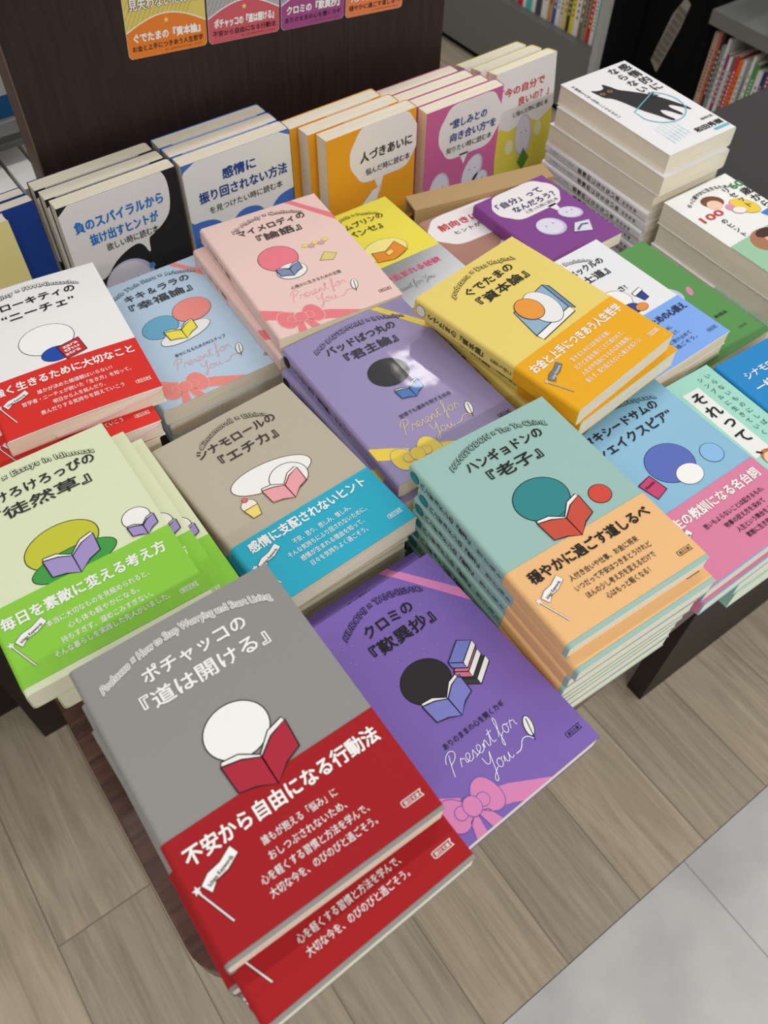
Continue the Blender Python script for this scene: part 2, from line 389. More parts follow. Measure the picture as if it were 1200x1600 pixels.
def bow_motif(p, c, line, cx=25, cy=134):
    p.stroke([(-2, 117), (10, 124), (20, 131)], 10, c, 1); p.stroke([(30, 135), (46, 141), (66, 152)], 10, c, 1)
    for sx in (-1, 1):
        p.shape(soft([(cx, cy), (cx + sx * 6, cy - 10), (cx + sx * 14, cy - 11 + sx * 1), (cx + sx * 18, cy - 3 + sx * 2), (cx + sx * 17, cy + 6 + sx * 2), (cx + sx * 11, cy + 10 + sx), (cx + sx * 4, cy + 6)], 2), c, 3, line, 0.22)
        p.shape([(cx, cy + 3), (cx + sx * 6, cy + 6), (cx + sx * 9, cy + 14), (cx + sx * 2, cy + 15)], c, 2, line, 0.2)
        p.ell(cx + sx * 6.8, cy + sx * 0.6, 3.4, 3.4, c, l=6, edge=line, w=0.4)
    p.ell(cx, cy, 4.8, 5.2, c, l=8, edge=line, w=0.4)
    return p
def feather(p, cx=78, cy=120, line=K):
    p.ell(cx, cy, 2.4, 5.6, WH, 22, 5, edge=line, w=0.45); p.stroke([(cx + 1.5, cy - 4), (cx - 2.4, cy + 8)], 0.5, line, 8)
    return p
def badge(p, c, line, x=90.5, y=138.4):
    p.poly([(x, y - 2.9), (x + 1, y - 3.3), (x + 10.6, y - 3.3), (x + 9.8, y - 1.7), (x + 10.6, y), (x + 1, y), (x, y - 0.6)], line, 4)
    p.poly([(x + .35, y - 2.6), (x + 1, y - 2.95), (x + 9.9, y - 2.95), (x + 9.3, y - 1.7), (x + 9.9, y - .35), (x + 1, y - .35), (x + .35, y - .8)], c, 5)
    return p.text('朝日文庫', x + 1.2, x + 8.8, y - 0.75, 2.1, line, 0.01, l=7)
def flag(p, c=WH, tx=K, pole=(236, 236, 236)):
    p.stroke([(4.6, 118), (11.2, 135)], 1.1, K, 4); p.stroke([(4.6, 118), (11.2, 135)], 0.7, pole, 5)
    p.shape([(6.6, 116.6), (11, 113.6), (17, 112.6), (23.3, 109.4), (25, 113.6), (18.6, 117), (13, 118), (9.2, 121.2)], c, 6, K, 0.12)
    p.text('Ichigo Keywords', 9.6, 23.4, 119, 2.6, tx, 0.012, rot=-20, l=9)
    return p.star(4.4, 117.2, 2.1, pole, 8)
def front(latin, t1, t2, ink, base, ribbon=None, lx=(12, 93), t1x=(27, 80), t2x=(21, 85), furi=None, bracket=None):
    p = Print()
    if ribbon: p.poly([(76, -1), (82, -1), (106, 32), (106, 43)], ribbon, 1)
    p.outline(latin, lx[0], lx[1], 10.2, 6.0, ink, base, arc=9.5)
    if t1: p.text(t1, t1x[0], t1x[1], 25.5, 8.8, ink, 0.024)
    if t2: p.text(t2, t2x[0], t2x[1], 38.5, 9.8, ink, 0.021)
    if furi: p.text(furi, 45, 68, 29.2, 2.0, ink, 0.0)
    return p
def gift(p, sub, ink, scr, rib, line, subx=(33, 76)):
    p.text(sub, subx[0], subx[1], 103, 4.1, ink, 0.008)
    p.hand('Present for', 27, 115.8, 4.55, scr); p.hand('You', 44, 128, 4.55, scr)
    p.stroke(soft([(62, 127.4), (66, 127.5), (70, 123), (74, 124), (75.4, 127)], 2, False), 0.5, scr, 6)
    feather(p); bow_motif(p, rib, line); return badge(p, line, ink)
def band(title, lines, c_title, c_txt, c_band, line=None, tx=(6, 100), lx=None, badge_ink=None, fl=True, em=8.6):
    p = Print(); p.text(title, tx[0], tx[1], 107.3, em, c_title, 0.028)
    ys = (117.3, 123.9, 130.4, 136.6)
    for i, (t, (a, b)) in enumerate(zip(lines, lx or [(35, 71), (34.5, 71.5), (27, 78.5), (27.5, 78.5)])):
        p.text(t, a, b, ys[i], 4.3, c_txt, 0.006)
    if fl: flag(p) if fl is True else flag(p, *fl)
    return badge(p, c_band, badge_ink or c_txt)
def spine_print(t, ink, size=5.0, T=14, sub=None, y0=12, y1=66, blob=None, y2=92):
    p = Print()
    if blob: p.ell(T / 2, 6.5, T * 0.3, 4.2, blob, l=2, edge=K, w=0.3)
    p.vtext(t, T / 2, y0, size, ink, 0.015, l=3, pitch=(y1 - y0) / len(t))
    if sub: p.vtext(sub, T / 2, y1 + 3, size * 0.68, ink, 0.0, l=3, pitch=(y2 - y1 - 3) / len(sub))
    return p

G_ = (146, 146, 143); RED = (166, 24, 30)
K_gray = Kind('grey', 105, 148, 14, G_, plain_figure(front('Pochacco × How to Stop Worrying and Start Living', 'ポチャッコの', '『道は開ける』', WH, (178, 178, 176), lx=(9, 97)), WH, 15, 13, 50, 68, (176, 42, 62)),
    (93.3, 146, RED), band('不安から自由になる行動法', ['誰もが抱える「悩み」に', 'おしつぶされないため、', '心を軽くする習慣と方法を学んで、', '大切な今を、のびのびと過ごそう。'], WH, WH, RED))
PU = (130, 104, 186); PK = (222, 138, 190)
p = front('KUROMI × TANNISHO', 'クロミの', '『歎異抄』', K, (110, 86, 166), PK, (29, 86), (40, 74), (36, 80))
plain_figure(p, (44, 42, 46), 15, 13, 50, 66, (128, 132, 206), by=13, k=0.85)
for i, (dx, dy, c) in enumerate(((76, 78, (62, 60, 64)), (75, 72, (214, 120, 150)), (76, 66, (120, 130, 206)))):
    p.shape([(dx - 9, dy - 1), (dx + 4, dy - 9), (dx + 11, dy - 4), (dx - 2, dy + 4)], c, 3 + 3 * i, K, 0.3)
    p.shape([(dx - 9, dy - 1), (dx - 2, dy + 4), (dx - 2, dy + 8), (dx - 9, dy + 3)], c, 3 + 3 * i, K, 0.3); p.shape([(dx - 2, dy + 4), (dx + 11, dy - 4), (dx + 11, dy), (dx - 2, dy + 8)], WH, 3 + 3 * i, K, 0.3)
for i in range(26): p.ell(20 + random.random() * 80, 14 + random.random() * 40, 0.25, 0.25, (196, 178, 222), l=1, n=6)
K_kuro = Kind('violet', 105, 148, 15, PU, gift(p, 'ありのままの心を開くカギ', K, (250, 248, 252), PK, PU))
TE = (158, 196, 189); OR = (242, 193, 134)
p = front('HANGYODON × Tao Te Ching', 'ハンギョドンの', '『老子』', K, TE, None, (19, 92), (27, 85), (35, 74))
plain_figure(p, (52, 140, 146), 18, 15, 51, 64, (206, 84, 66), by=16, k=1.0, c2=(52, 140, 146)); p.ell(83, 80, 7, 6.5, (216, 78, 64), l=2, edge=K, w=0.5)
sp = spine_print('ハンギョドンの『老子』', K, 5.4, 12.6, '穏やかに過ごす', 12, 66, (52, 140, 146))
K_hang = Kind('teal', 105, 148, 12.6, TE, p, (93.5, 145, OR), band('穏やかに過ごす道しるべ', ['人付き合いや仕事、お金に将来', 'いつだって不安はつきまとうけれど', 'ほんの少し考え方を変えるだけで', '心はもっと軽くなる！'], K, K, OR, tx=(9, 98), lx=[(28, 79), (26.5, 83), (29, 80), (38, 70)]), sp)
GY = (238, 214, 118); AM = (240, 176, 26)
p = front('gudetama × Das Kapital', 'ぐでたまの', '『資本論』', K, GY, None, (20, 86), (30, 78), (30, 80))
p.shape([(34, 84), (40, 58), (78, 52), (74, 80)], (150, 182, 208), 1, K, 0.4); p.shape([(34, 84), (74, 80), (74, 86), (35, 90)], WH, 1, K, 0.4); p.shape([(74, 80), (78, 52), (81, 56), (77, 84)], (112, 150, 186), 1, K, 0.4)
p.ell(60, 68, 12, 17, (240, 240, 238), 10, 4, edge=K, w=0.4); p.ell(51, 63, 10, 11, (238, 158, 64), l=7, edge=K, w=0.5)
sp = spine_print('ぐでたまの『資本論』', K, 6.0, 14.7, 'お金と上手に', 13, 70, (246, 240, 230))
K_gude = Kind('yellow', 105, 148, 14.7, GY, p, (93.5, 147.4, AM), band('お金と上手につきあう人生哲学', ['生きるためにはお金が必要。', 'だけどお金を稼ぐことに追われて、', '人生が不自由になるのは本末転倒。', '焦らず、振り回されない心構えを知ろう！'], WH, WH, AM, tx=(5, 100), lx=[(32, 73), (28, 80), (27, 79), (24, 83)], fl=((118, 126, 140), WH, (210, 200, 170))), sp)
K_gudeb = Kind('yellow_plain', 105, 148, 14.7, GY, None, None, None, sp, gloss=1)
BP = (154, 143, 190); YE = (240, 212, 66)
p = front('BAD BADTZ-MARU × Il Principe', 'バッドばつ丸の', '『君主論』', K, BP, YE, (18, 94), (24, 83), (33, 76))
plain_figure(p, (30, 30, 32), 15, 13, 51, 62, (66, 120, 190), by=20, k=0.6)
sp = spine_print('バッドばつ丸の『君主論』', K, 4.8, 14.7, '逆境でも', 12, 68, (30, 30, 32))
gift(p, '逆境でも運命を制する技術', K, (246, 224, 150), YE, BP)
K_badtz = Kind('lilac', 105, 148, 14.7, BP, p, None, None, sp, bow=1.5, gloss=1.0)
K_badtzb = Kind('lilac_banded', 105, 148, 14.7, BP, None, (94, 147, YE), None, sp)
CI = (190, 181, 162); CY = (46, 176, 205); BR = (96, 66, 52)
p = front('Cinnamoroll × Ethica', 'シナモロールの', '『エチカ』', (72, 60, 58), CI, None, (27, 79), (22, 82), (32, 75))
p.ell(52, 64, 28, 11, WH, 8, 1, edge=BR, w=0.6); p.ell(60, 72, 13, 11, WH, 0, 3, edge=BR, w=0.6); open_book(p, 54, 74, (240, 168, 176), 0.85, BR, 6)
p.ell(27, 76, 5, 4.5, (246, 238, 224), l=6, edge=BR, w=0.4); p.shape([(22, 78), (32, 78), (30, 86), (24, 86)], (244, 222, 120), 8, BR, 0.3); p.ell(27, 71, 1.7, 1.7, (230, 110, 110), l=10, edge=BR, w=0.3)
K_cinna = Kind('taupe', 105, 148, 14, CI, p, (96.5, 146.5, CY), band('感情に支配されないヒント', ['不安、怒り、悲しみ、憎しみ。', 'そんな気持ちにふり回されないために、', '感情が生まれる理由を知って、', '日々を気持ちよく過ごそう。'], WH, WH, CY, tx=(9, 96), lx=[(33, 76), (25, 84), (30, 77), (33, 75)]))
KI = (190, 214, 236); SA = (240, 146, 138)
p = front('Little Twin Stars × Aristotle', 'キキ＆ララの', '『幸福論』', (66, 64, 68), KI, SA, (18, 92), (28, 84), (27, 80))
p.ell(38, 66, 15, 12, (112, 178, 212), -12, 1, edge=K, w=0.4); p.ell(68, 60, 16, 13, (242, 150, 142), -8, 3, edge=K, w=0.4); p.ell(52, 82, 22, 8, WH, -8, 5, edge=K, w=0.4); open_book(p, 50, 76, (244, 232, 88), 0.75, K, 8)
K_kiki = Kind('pale_blue', 105, 148, 15, KI, gift(p, '幸せになるための93ステップ', K, (240, 170, 170), SA, (244, 190, 184)), gloss=0)
MM = (241, 210, 203); RO = (238, 132, 140)
p = front('My Melody × Confucius', 'マイメロディの', '『論語』', (70, 62, 64), MM, RO, (22, 84), (24, 84), (36, 74))
p.ell(40, 64, 16, 15, (240, 130, 146), 0, 1, edge=K, w=0.5); p.ell(43, 83, 12, 9, WH, 0, 3, edge=K, w=0.5); open_book(p, 42, 79, (134, 146, 186), 0.6, K, 6)
for i in range(5): p.ell(66 + i * 4.4, 60 + (i % 2) * 2.6, 2.6, 2.2, (246, 220, 110) if i % 2 == 0 else (210, 170, 190), l=2, edge=(150, 110, 60), w=0.25)
p.shape([(68, 82), (76, 74), (84, 80), (78, 86)], (230, 214, 130), 2, (120, 96, 60), 0.25)
sp = spine_print('マイメロディの『論語』', (120, 90, 90), 4.2, 14.8, None, 14, 64)
K_melo = Kind('pink', 105, 148, 14.8, MM, gift(p, '心豊かに生きるための言葉', (90, 70, 72), (246, 170, 180), RO, (250, 200, 196)), None, None, sp)
PO = (240, 228, 84)
p = front('Pompompurin × Pensées', 'ポムポムプリンの', '『パンセ』', (70, 66, 50), PO, None, (24, 84), (18, 86), (34, 76))
p.ell(58, 68, 22, 15, (246, 236, 150), 0, 1, edge=(110, 84, 40), w=0.5); p.shape([(44, 66), (57, 70), (72, 62), (76, 78), (58, 84), (42, 80)], (232, 146, 52), 4, (110, 70, 30), 0.4); p.shape([(55, 72), (62, 70), (63, 75), (56, 77)], (250, 220, 120), 8, (200, 120, 40), 0.3)
bp = Print().text('意欲が生まれる秘訣', 14, 92, 108, 8, (230, 90, 140), 0.02); bp.hand('Present for You', 26, 124, 3.4, (150, 150, 160))
K_pom = Kind('bright_yellow', 105, 148, 13, PO, p, (88, 147, (200, 200, 205)), bp, band_mat=M_SILVER)
KT = (244, 244, 244); RK = (224, 52, 46)
p = front('Hello Kitty × F.W.Nietzsche', 'ハローキティの', '“ニーチェ”', K, KT, None, (14, 88), (20, 84), (28, 80))
p.ell(50, 68, 19, 15, (250, 250, 250), 0, 1, edge=K, w=0.5); p.ell(52, 85, 10, 7, (40, 80, 176), 0, 3, edge=K, w=0.4)
p.shape([(54, 80), (70, 76), (72, 90), (57, 94)], (206, 44, 52), 6, K, 0.4)
for i, t in enumerate(('zara', 'thu', 'stra')): p.text(t, 57.5, 68.5, 83.6 + i * 3.8, 4.2, WH, 0.03, rot=-12, l=9)
K_kit = Kind('white_red', 105, 148, 14.3, KT, p, (94, 147.5, RK), band('強く生きるために大切なこと', ['誰かが決めた価値観はいらない！', '哲学者・ニーチェが説いた「生き方」を知って、', '明日から人を妬んだり、', '羨んだりする気持ちを超えていこう'], WH, WH, RK, tx=(4, 100), lx=[(30, 81), (18, 92), (37, 72), (27, 83)]), bow=1.2)
KR = (224, 233, 197); GR = (142, 208, 70)
p = front('Keroppi × Essays in Idleness', 'けろけろけろっぴの', '『徒然草』', (48, 52, 52), KR, None, (14, 92), (12, 90), (24, 82))
p.ell(50, 72, 21, 14, (200, 204, 62), -3, 1, edge=K, w=0.6); p.ell(52, 86, 24, 9, (70, 160, 74), 0, 3, edge=K, w=0.5); open_book(p, 52, 80, (166, 150, 206), 0.9, K, 6)
p.ell(92, 78, 8, 7, WH, l=2, edge=K, w=0.5); open_book(p, 93, 84, (166, 150, 206), 0.5, K, 6)
K_kero = Kind('pale_green', 105, 148, 14.86, KR, p, (92.5, 143.5, GR), band('毎日を素敵に変える考え方', ['本当に大切なものを見極められると、', '心も体も軽やかになる。', '持ちすぎず、溜めこみすぎない。', 'そんな暮らしを実践した先人がいました。'], WH, WH, GR, tx=(4, 97), lx=[(24, 82), (33, 73), (27, 78), (21, 85)]))
TX = (142, 192, 222); TP = (222, 132, 167)
p = front('TUXEDOSAM × Shakespeare', 'タキシードサムの', '“シェイクスピア”', K, TX, None, (14, 92), (20, 88), (14, 90))
p.ell(56, 66, 18, 16, (92, 112, 190), 0, 1, edge=K, w=0.4); p.ell(60, 80, 10, 8, WH, 0, 3, edge=K, w=0.3); p.shape([(24, 68), (36, 66), (38, 80), (27, 83)], (204, 70, 118), 3, K, 0.4); p.text('Hamlet', 26.5, 35.5, 73.5, 3.2, K, 0.01, rot=-8, l=7)
p.ell(86, 76, 8, 8, (142, 192, 236), 0, 2, edge=K, w=0.4)
K_tux = Kind('sky_blue', 105, 148, 14, TX, p, (94, 147, TP), band('人生の教訓になる名台詞', ['思いもよらないことは起きるもの、', '物事の捉え方を深めて', '人生という舞台をより', '素敵に生き抜こう。'], WH, K, TP, tx=(10, 98), lx=[(34, 90), (46, 83), (50, 85), (52, 82)]))
p = front('Pekkle × Bushido', 'あひるのペックルの', '『武士道』', K, (236, 238, 242), None, (28, 80), (18, 88), (36, 82))
p.ell(56, 68, 16, 13, WH, 0, 1, edge=K, w=0.5); p.ell(62, 82, 8, 6, (52, 70, 150), 0, 3, edge=K, w=0.4); p.ell(70, 85, 6, 4, (236, 150, 66), 0, 5, edge=K, w=0.4); p.shape([(76, 72), (85, 70), (84, 80), (78, 81)], (46, 66, 150), 5, K, 0.4); p.shape([(75, 69), (86, 67), (86, 71), (75, 73)], WH, 8, K, 0.3)
p.text('さ!', 70, 78, 62, 7, K, 0.02)
BB = (132, 176, 246)
K_cook = Kind('white_blue', 105, 148, 13, (238, 240, 244), p, (93, 147.5, BB), band('しなやかに生きるための心構え', ['困難や逆境にも負けないために、', '自分を律することを学んで、', '物事を軽やかに受け止めて', 'しなやかに過ごそう。'], (46, 58, 96), (46, 58, 96), BB, fl=False))

def ghost(p, cx, cy, rx, ry, rot=0, l=3, c=(226, 224, 240), c2=(198, 196, 226)):
    p.ell(cx, cy, rx, ry, c2, rot, l); p.ell(cx - rx * 0.06, cy - ry * 0.06, rx * 0.88, ry * 0.88, c, rot, l + 1)
    for s in (-1, 1): p.ell(cx + s * rx * 0.3, cy - ry * 0.2, 0.8, 1.0, (110, 110, 160), 0, l + 2, n=10)
    return p
def bubble(p, cx, cy, rx, ry, tail, c=(240, 236, 238), l=1):
    pts = []
    for i in range(64):
        t = 2 * math.pi * i / 64; k = 1 + 0.035 * math.cos(6 * t)
        pts.append((cx + rx * k * math.copysign(abs(math.cos(t)) ** 0.72, math.cos(t)), cy + ry * k * math.copysign(abs(math.sin(t)) ** 0.72, math.sin(t))))
    p.poly(pts, c, l); tx, ty = tail
    return p.poly([(tx - 6, cy + ry - 3), (tx + 6, cy + ry - 3), (tx + 1, ty)], c, l)
CB = (32, 120, 205); DB = (40, 74, 150)
p = Print(); p.poly(soft([(-6, -6), (90, -6), (100, 6), (98, 36), (88, 48), (74, 55), (71, 56), (70, 74), (64, 57), (52, 58), (36, 66), (24, 80), (12, 78), (-6, 66)]), (238, 236, 238), 1)
p.text('負のスパイラルから', 10, 92, 27, 11.5, CB, 0.03); p.text('抜け出すヒントが', 20, 84, 42, 11, CB, 0.03); p.text('欲しい時に読む本', 32, 82, 53, 8, K, 0.01); ghost(p, 45, 95, 25, 26)
p.ell(68, 84, 3, 3, (80, 150, 220), l=7)
K_black = Kind('black_bubble', 110, 155, 16, (38, 37, 40), p, mir=True)
p = Print(); p.poly(soft([(-6, -6), (118, -6), (118, 58), (97, 60), (88, 66), (80, 78), (73, 64), (58, 60), (46, 64), (37, 78), (30, 64), (18, 58), (-6, 58)]), (238, 238, 240), 1)
p.text('感情に', 38, 72, 24, 11.5, DB, 0.03); p.text('振り回されない方法', 12, 104, 40, 11.5, DB, 0.03); p.text('を見つけたい時に読む本', 20, 98, 53, 7.5, K, 0.01); ghost(p, 60, 92, 22, 18)
K_bluew = Kind('white_blue_bubble', 110, 155, 17, (74, 120, 204), p, mir=True)
p = Print(); bubble(p, 67, 28, 40, 30, (60, 74)); p.text('人づきあいに', 38, 100, 34, 11.5, (74, 58, 48), 0.03); p.text('悩んだ時に読む本', 44, 98, 49, 7.5, K, 0.01)
p.shape([(36, 82), (52, 68), (62, 66), (58, 80)], (240, 236, 232), 3, (180, 170, 160), 0.3)
K_orange = Kind('orange_bubble', 106, 149, 17, (238, 166, 40), p, mir=True)
p = Print(); bubble(p, 58, 30, 40, 30, (52, 70)); p.text('“悲しみとの', 30, 78, 25, 10, DB, 0.03); p.text('向き合い方”を', 32, 92, 39, 10, DB, 0.03); p.text('知りたい時に読む本', 28, 88, 51, 7.2, K, 0.01)
ghost(p, 22, 92, 14, 22); ghost(p, 66, 84, 13, 20, 20); ghost(p, 78, 98, 12, 12)
K_pinkb = Kind('rose_bubble', 99, 140, 15, (206, 104, 158), p, mir=True)
p = Print(); p.poly([(-1, -1), (90, -1), (90, 56), (80, 62), (66, 68), (52, 60), (38, 62), (20, 66), (8, 60), (-1, 62)], (240, 238, 240), 1)
p.text('「今の自分で', 8, 72, 27, 9.5, (206, 56, 60), 0.03); p.text('良いの？」', 34, 80, 41, 9.5, (206, 56, 60), 0.03); p.text('と悩んだ時に読む本', 26, 80, 52, 6, K, 0.01)
ghost(p, 44, 78, 13, 24); 
for i in range(9): p.stroke([(44, 116), (36 + i * 2.2, 92 + abs(i - 4) * 3)], 2.2, (86, 140, 50), 8)
for x, y in ((22, 84), (66, 76)): p.ell(x, y, 6, 8, (236, 234, 190), l=3)
K_yelb = Kind('yellow_bubble', 89, 126, 14, (232, 218, 84), p, mir=True)
p = Print(); ghost(p, 84, 112, 17, 20, c=(196, 186, 214), c2=(172, 162, 196)); K_navy = Kind('navy', 112, 156, 12, (28, 62, 142), p, mir=False)
p = Print()
for k in range(4): p.stroke([(86 + k * 3, 60 + 9 * math.sin(k)), (96 - k, 64 + k * 4), (100, 74 + k * 2), (94, 84 + k), (104, 92)], 0.4, (110, 130, 110), 2)
K_cream = Kind('cream', 112, 156, 13, (228, 218, 150), p)
p = Print(); bubble(p, 56, 22, 44, 22, (74, 58)); p.text('「自分」って', 18, 84, 20, 9, (60, 62, 110), 0.03); p.text('なんだろう？', 30, 92, 32, 9, (60, 62, 110), 0.03); p.text('と思った時に読む本', 40, 88, 39, 5, K, 0.0); ghost(p, 46, 66, 17, 13, 12); ghost(p, 82, 60, 14, 9, 20)
p.shape([(60, 84), (72, 74), (90, 78), (80, 92)], (226, 226, 240), 3, (80, 84, 130), 0.3); p.stroke([(66, 84), (76, 80), (84, 82)], 2, (90, 96, 150), 7)
p.ops = [([(x * 0.83, y) for x, y in o[0]],) + tuple(o[1:]) for o in p.ops]
K_purp = Kind('plum_bubble', 87, 110, 13, (134, 70, 146), p)
p = Print(); bubble(p, 50, 24, 50, 24, (88, 60)); p.text('前向きに生きる', 12, 92, 22, 10, (204, 60, 60), 0.03); p.text('ヒントが欲しい時に', 22, 90, 33, 6, K, 0.01); p.text('読む本', 56, 84, 42, 7, K, 0.01); ghost(p, 66, 78, 24, 20)
K_brown = Kind('brown_bubble', 105, 128, 13, (176, 132, 118), p)
p = Print(); bubble(p, 30, 20, 40, 24, (50, 52)); p.text('変われるだろう。', 4, 56, 20, 8, (170, 60, 110), 0.03); p.text('時に読む本', 28, 58, 34, 6, K, 0.01); ghost(p, 56, 68, 22, 15, 18, c=(222, 224, 232), c2=(196, 200, 220)); p.ell(86, 74, 3, 6, (214, 140, 170), 30, 3); p.text('時々見る本', 78, 92, 112, 4, K, 0.02); p.text('大和文庫', 84, 94, 132, 3, (60, 90, 60), 0)
K_green = Kind('green_bubble', 105, 148, 13, (92, 150, 84), p)
# white book with a black cat
p = Print(); CYN = (110, 190, 206)
p.vtext('感情的に', 80, 4, 14, K, 0.02, pitch=15); p.vtext('ならない本', 64, 4, 12.5, K, 0.02, pitch=14); p.vtext('不機嫌な人ほど見苦しいものはない', 7, 10, 4.2, K, 0.01)
p.text('和田秀樹', 52, 88, 140, 8, K, 0.03); p.text('精神科医', 72, 88, 127, 4, K, 0.01); p.poly([(70, 143), (90, 143), (90, 147), (70, 147)], CYN, 2)
cat = [(18, 36), (16, 26), (23, 31), (32, 31), (35, 22), (40, 32), (42, 40), (50, 48), (62, 62), (70, 76), (76, 92), (80, 104), (78, 108), (74, 100), (66, 88), (62, 92), (66, 108), (62, 110), (57, 96), (50, 90), (48, 100), (52, 112), (47, 112), (42, 98), (34, 80), (30, 62), (26, 50), (19, 44)]
p.poly(soft(cat, 1), (38, 36, 40), 3)
for x in (23, 33): p.ell(x, 38, 2.6, 2.6, (196, 150, 70), l=5); p.ell(x, 38, 1.2, 2.2, K, l=7)
circ = [(52 + 28 * math.cos(t), 86 + 28 * math.sin(t)) for t in [math.pi * (-0.35 + 1.25 * i / 30) for i in range(31)]]
p.stroke(circ + [(26, 80), (70, 62)], 1.2, CYN, 8)
for i in range(6): p.vtext('イライラしない技術を知る', 20 + i * 5, 112 - i * 1, 2.4, CYN, 0.0)
sp = spine_print('感情的にならない本', K, 6.0, 10.6, '和田秀樹', 52, 116, None, 140); sp.vtext('不機嫌な人ほど見苦しい', 5.3, 8, 4, CYN, 0.0, l=3)
WC = (240, 240, 243)
K_cat = Kind('white_cat', 93, 153, 20, WC, p, mir=True)
K_cats = Kind('white_cat_spine', 93, 153, 10.6, WC, None, spine=sp)
# health book
p = Print(); p.text('もっと軽やかに生きるための', 14, 78, 12, 6, K, 0.02, arc=10); p.text('60', 74, 90, 24, 13, (70, 140, 80), 0.03); p.vtext('歳から', 82, 26, 12, K, 0.02); p.vtext('リセット', 66, 16, 9, K, 0.02)
p.text('100', 8, 36, 46, 12, (206, 66, 60), 0.04); p.vtext('のヒント', 26, 50, 7.5, K, 0.02)
p.ell(40, 26, 12, 9, (120, 76, 56), 20, 2); p.ell(38, 31, 8, 7, (246, 206, 180), 20, 4); p.ell(62, 48, 10, 15, (240, 210, 70), -30, 4, edge=(120, 90, 40), w=0.4); p.ell(48, 42, 5, 5, (226, 150, 190), 0, 6); p.ell(52, 50, 7, 5, (246, 240, 236), 20, 8, edge=(150, 110, 90), w=0.3); p.poly([(66, 64), (90, 62), (90, 76), (70, 76)], (66, 130, 206), 5)
p.poly([(-1, 84), (110, 78), (110, 160), (-1, 160)], (160, 206, 172), 9); p.ell(40, 96, 20, 16, (176, 122, 92), 0, 10); p.ell(46, 96, 9, 11, (236, 196, 164), 0, 11); p.ell(44, 87, 11, 6, (70, 46, 36), 0, 12)
K_sixty = Kind('white_green', 90, 152, 23, (242, 244, 242), p, mir=True)
MT = (166, 224, 208)
p = Print(); p.poly([(86, 14), (103, 14), (103, 86), (86, 86)], (240, 242, 240), 1); p.vtext('それって、', 94.5, 16, 13, K, 0.025, pitch=14.5)
p.poly([(58, 26), (75, 26), (75, 118), (58, 118)], (240, 242, 240), 1); p.vtext('必要ですか？', 66.5, 28, 13, K, 0.025, pitch=14.5)
p.vtext('いらないものにしばられずに', 118, 6, 5.2, (60, 90, 84), 0.0, pitch=7); p.vtext('シンプルに生きていく', 110, 6, 5.2, (60, 90, 84), 0.0, pitch=7)
p.ell(100, 96, 14, 9, (196, 120, 60), 60, 4); p.ell(96, 93, 6, 7, (246, 200, 180), 0, 6); p.shape([(104, 104), (124, 108), (127, 150), (92, 150), (96, 116)], (34, 34, 38), 5)
K_mint = Kind('mint', 127, 150, 19.5, MT, p)
p = Print(); p.text('シナモロールと', 12, 66, 24, 8, WH, 0.02); p.text('一緒にご自愛♪', 10, 70, 38, 9, WH, 0.02); p.poly([(60, 52), (110, 40), (110, 60), (66, 70)], (206, 50, 110), 2); p.text('心と体のやさしい整え方', 14, 90, 48, 4, (180, 220, 240), 0)
K_sea = Kind('sea_blue', 112, 150, 19.5, (36, 140, 206), p)

# ---------------------------------------------------------------- the setting
def slab(name, x0, x1, y0, y1, z0, z1, m, parent=None, bv=0):
    mb = MB(); mb.box(x0, x1, y0, y1, z0, z1, m); o = link(name, mb.mesh(name), parent)
    return bevel(o, bv) if bv else o
struct(slab('floor', -2.5, 3.6, -0.025, 4.5, -0.05, 0, floor_wood()))
struct(slab('floor_tile', -2.5, 3.6, -2.5, -0.026, -0.05, -0.0005, floor_tile()))

struct(slab('wall_back', -2.5, 3.6, 4.5, 4.6, 0, 2.8, mat('white_paint', (214, 212, 206), 0.8)))
struct(slab('wall_left', -2.6, -2.5, -2.5, 4.6, 0, 2.8, mat('white_paint', (214, 212, 206), 0.8)))

def empty(name, loc, label, cat, group=None):
    o = D.objects.new(name, None); COL.objects.link(o); o.location = loc; o.empty_display_size = 0.05
    return tag(o, label, cat, group)
# display table
t = empty('display_table', (0, 0, 0), 'dark walnut display table covered with piles of small paperbacks', 'table')
def rrect(x0, x1, y0, y1, r, n=8):
    pts = []
    for cx, cy, a in ((x1 - r, y0 + r, -90), (x1 - r, y1 - r, 0), (x0 + r, y1 - r, 90), (x0 + r, y0 + r, 180)):
        pts += [(cx + r * math.cos(R(a + 90 * i / n)), cy + r * math.sin(R(a + 90 * i / n))) for i in range(n + 1)]
    return pts
tp = [(x, y + (0.022 * (x + 0.035) / 0.63 if y < 0.3 else 0)) for x, y in rrect(-0.035, 0.576, 0.086, 0.56, 0.028)]
mb = MB(); mb.prism(tp, 0.672, 0.7, M_TABLE)
bevel(link('tabletop', mb.mesh('tabletop'), t), 0.002)
slab('pedestal', 0.24, 0.36, 0.24, 0.42, 0.03, 0.672, M_DARK, t); slab('base', 0.18, 0.42, 0.2, 0.46, 0, 0.03, M_DARK, t)
t = empty('display_plinth', (0, 0, 0), 'lower charcoal plinth behind the table carrying the upright books', 'plinth')
slab('plinth_top', -0.14, 0.72, 0.604, 0.706, 0.603, 0.625, M_PLINTH, t, 0.0015); slab('plinth_body', -0.118, 0.71, 0.64, 0.70, 0, 0.603, M_DARK, t)
t = empty('side_counter', (0, 0, 0), 'low charcoal side counter on dark end panel, under the tall white pile', 'counter')
slab('countertop', 0.648, 1.1, 0.15, 0.60, 0.603, 0.625, M_PLINTH, t, 0.0015)
slab('side_panel', 0.636, 1.1, 0.174, 0.202, 0, 0.603, M_DARK, t); slab('side_panel', 0.8, 1.1, 0.56, 0.588, 0, 0.603, M_DARK, t)

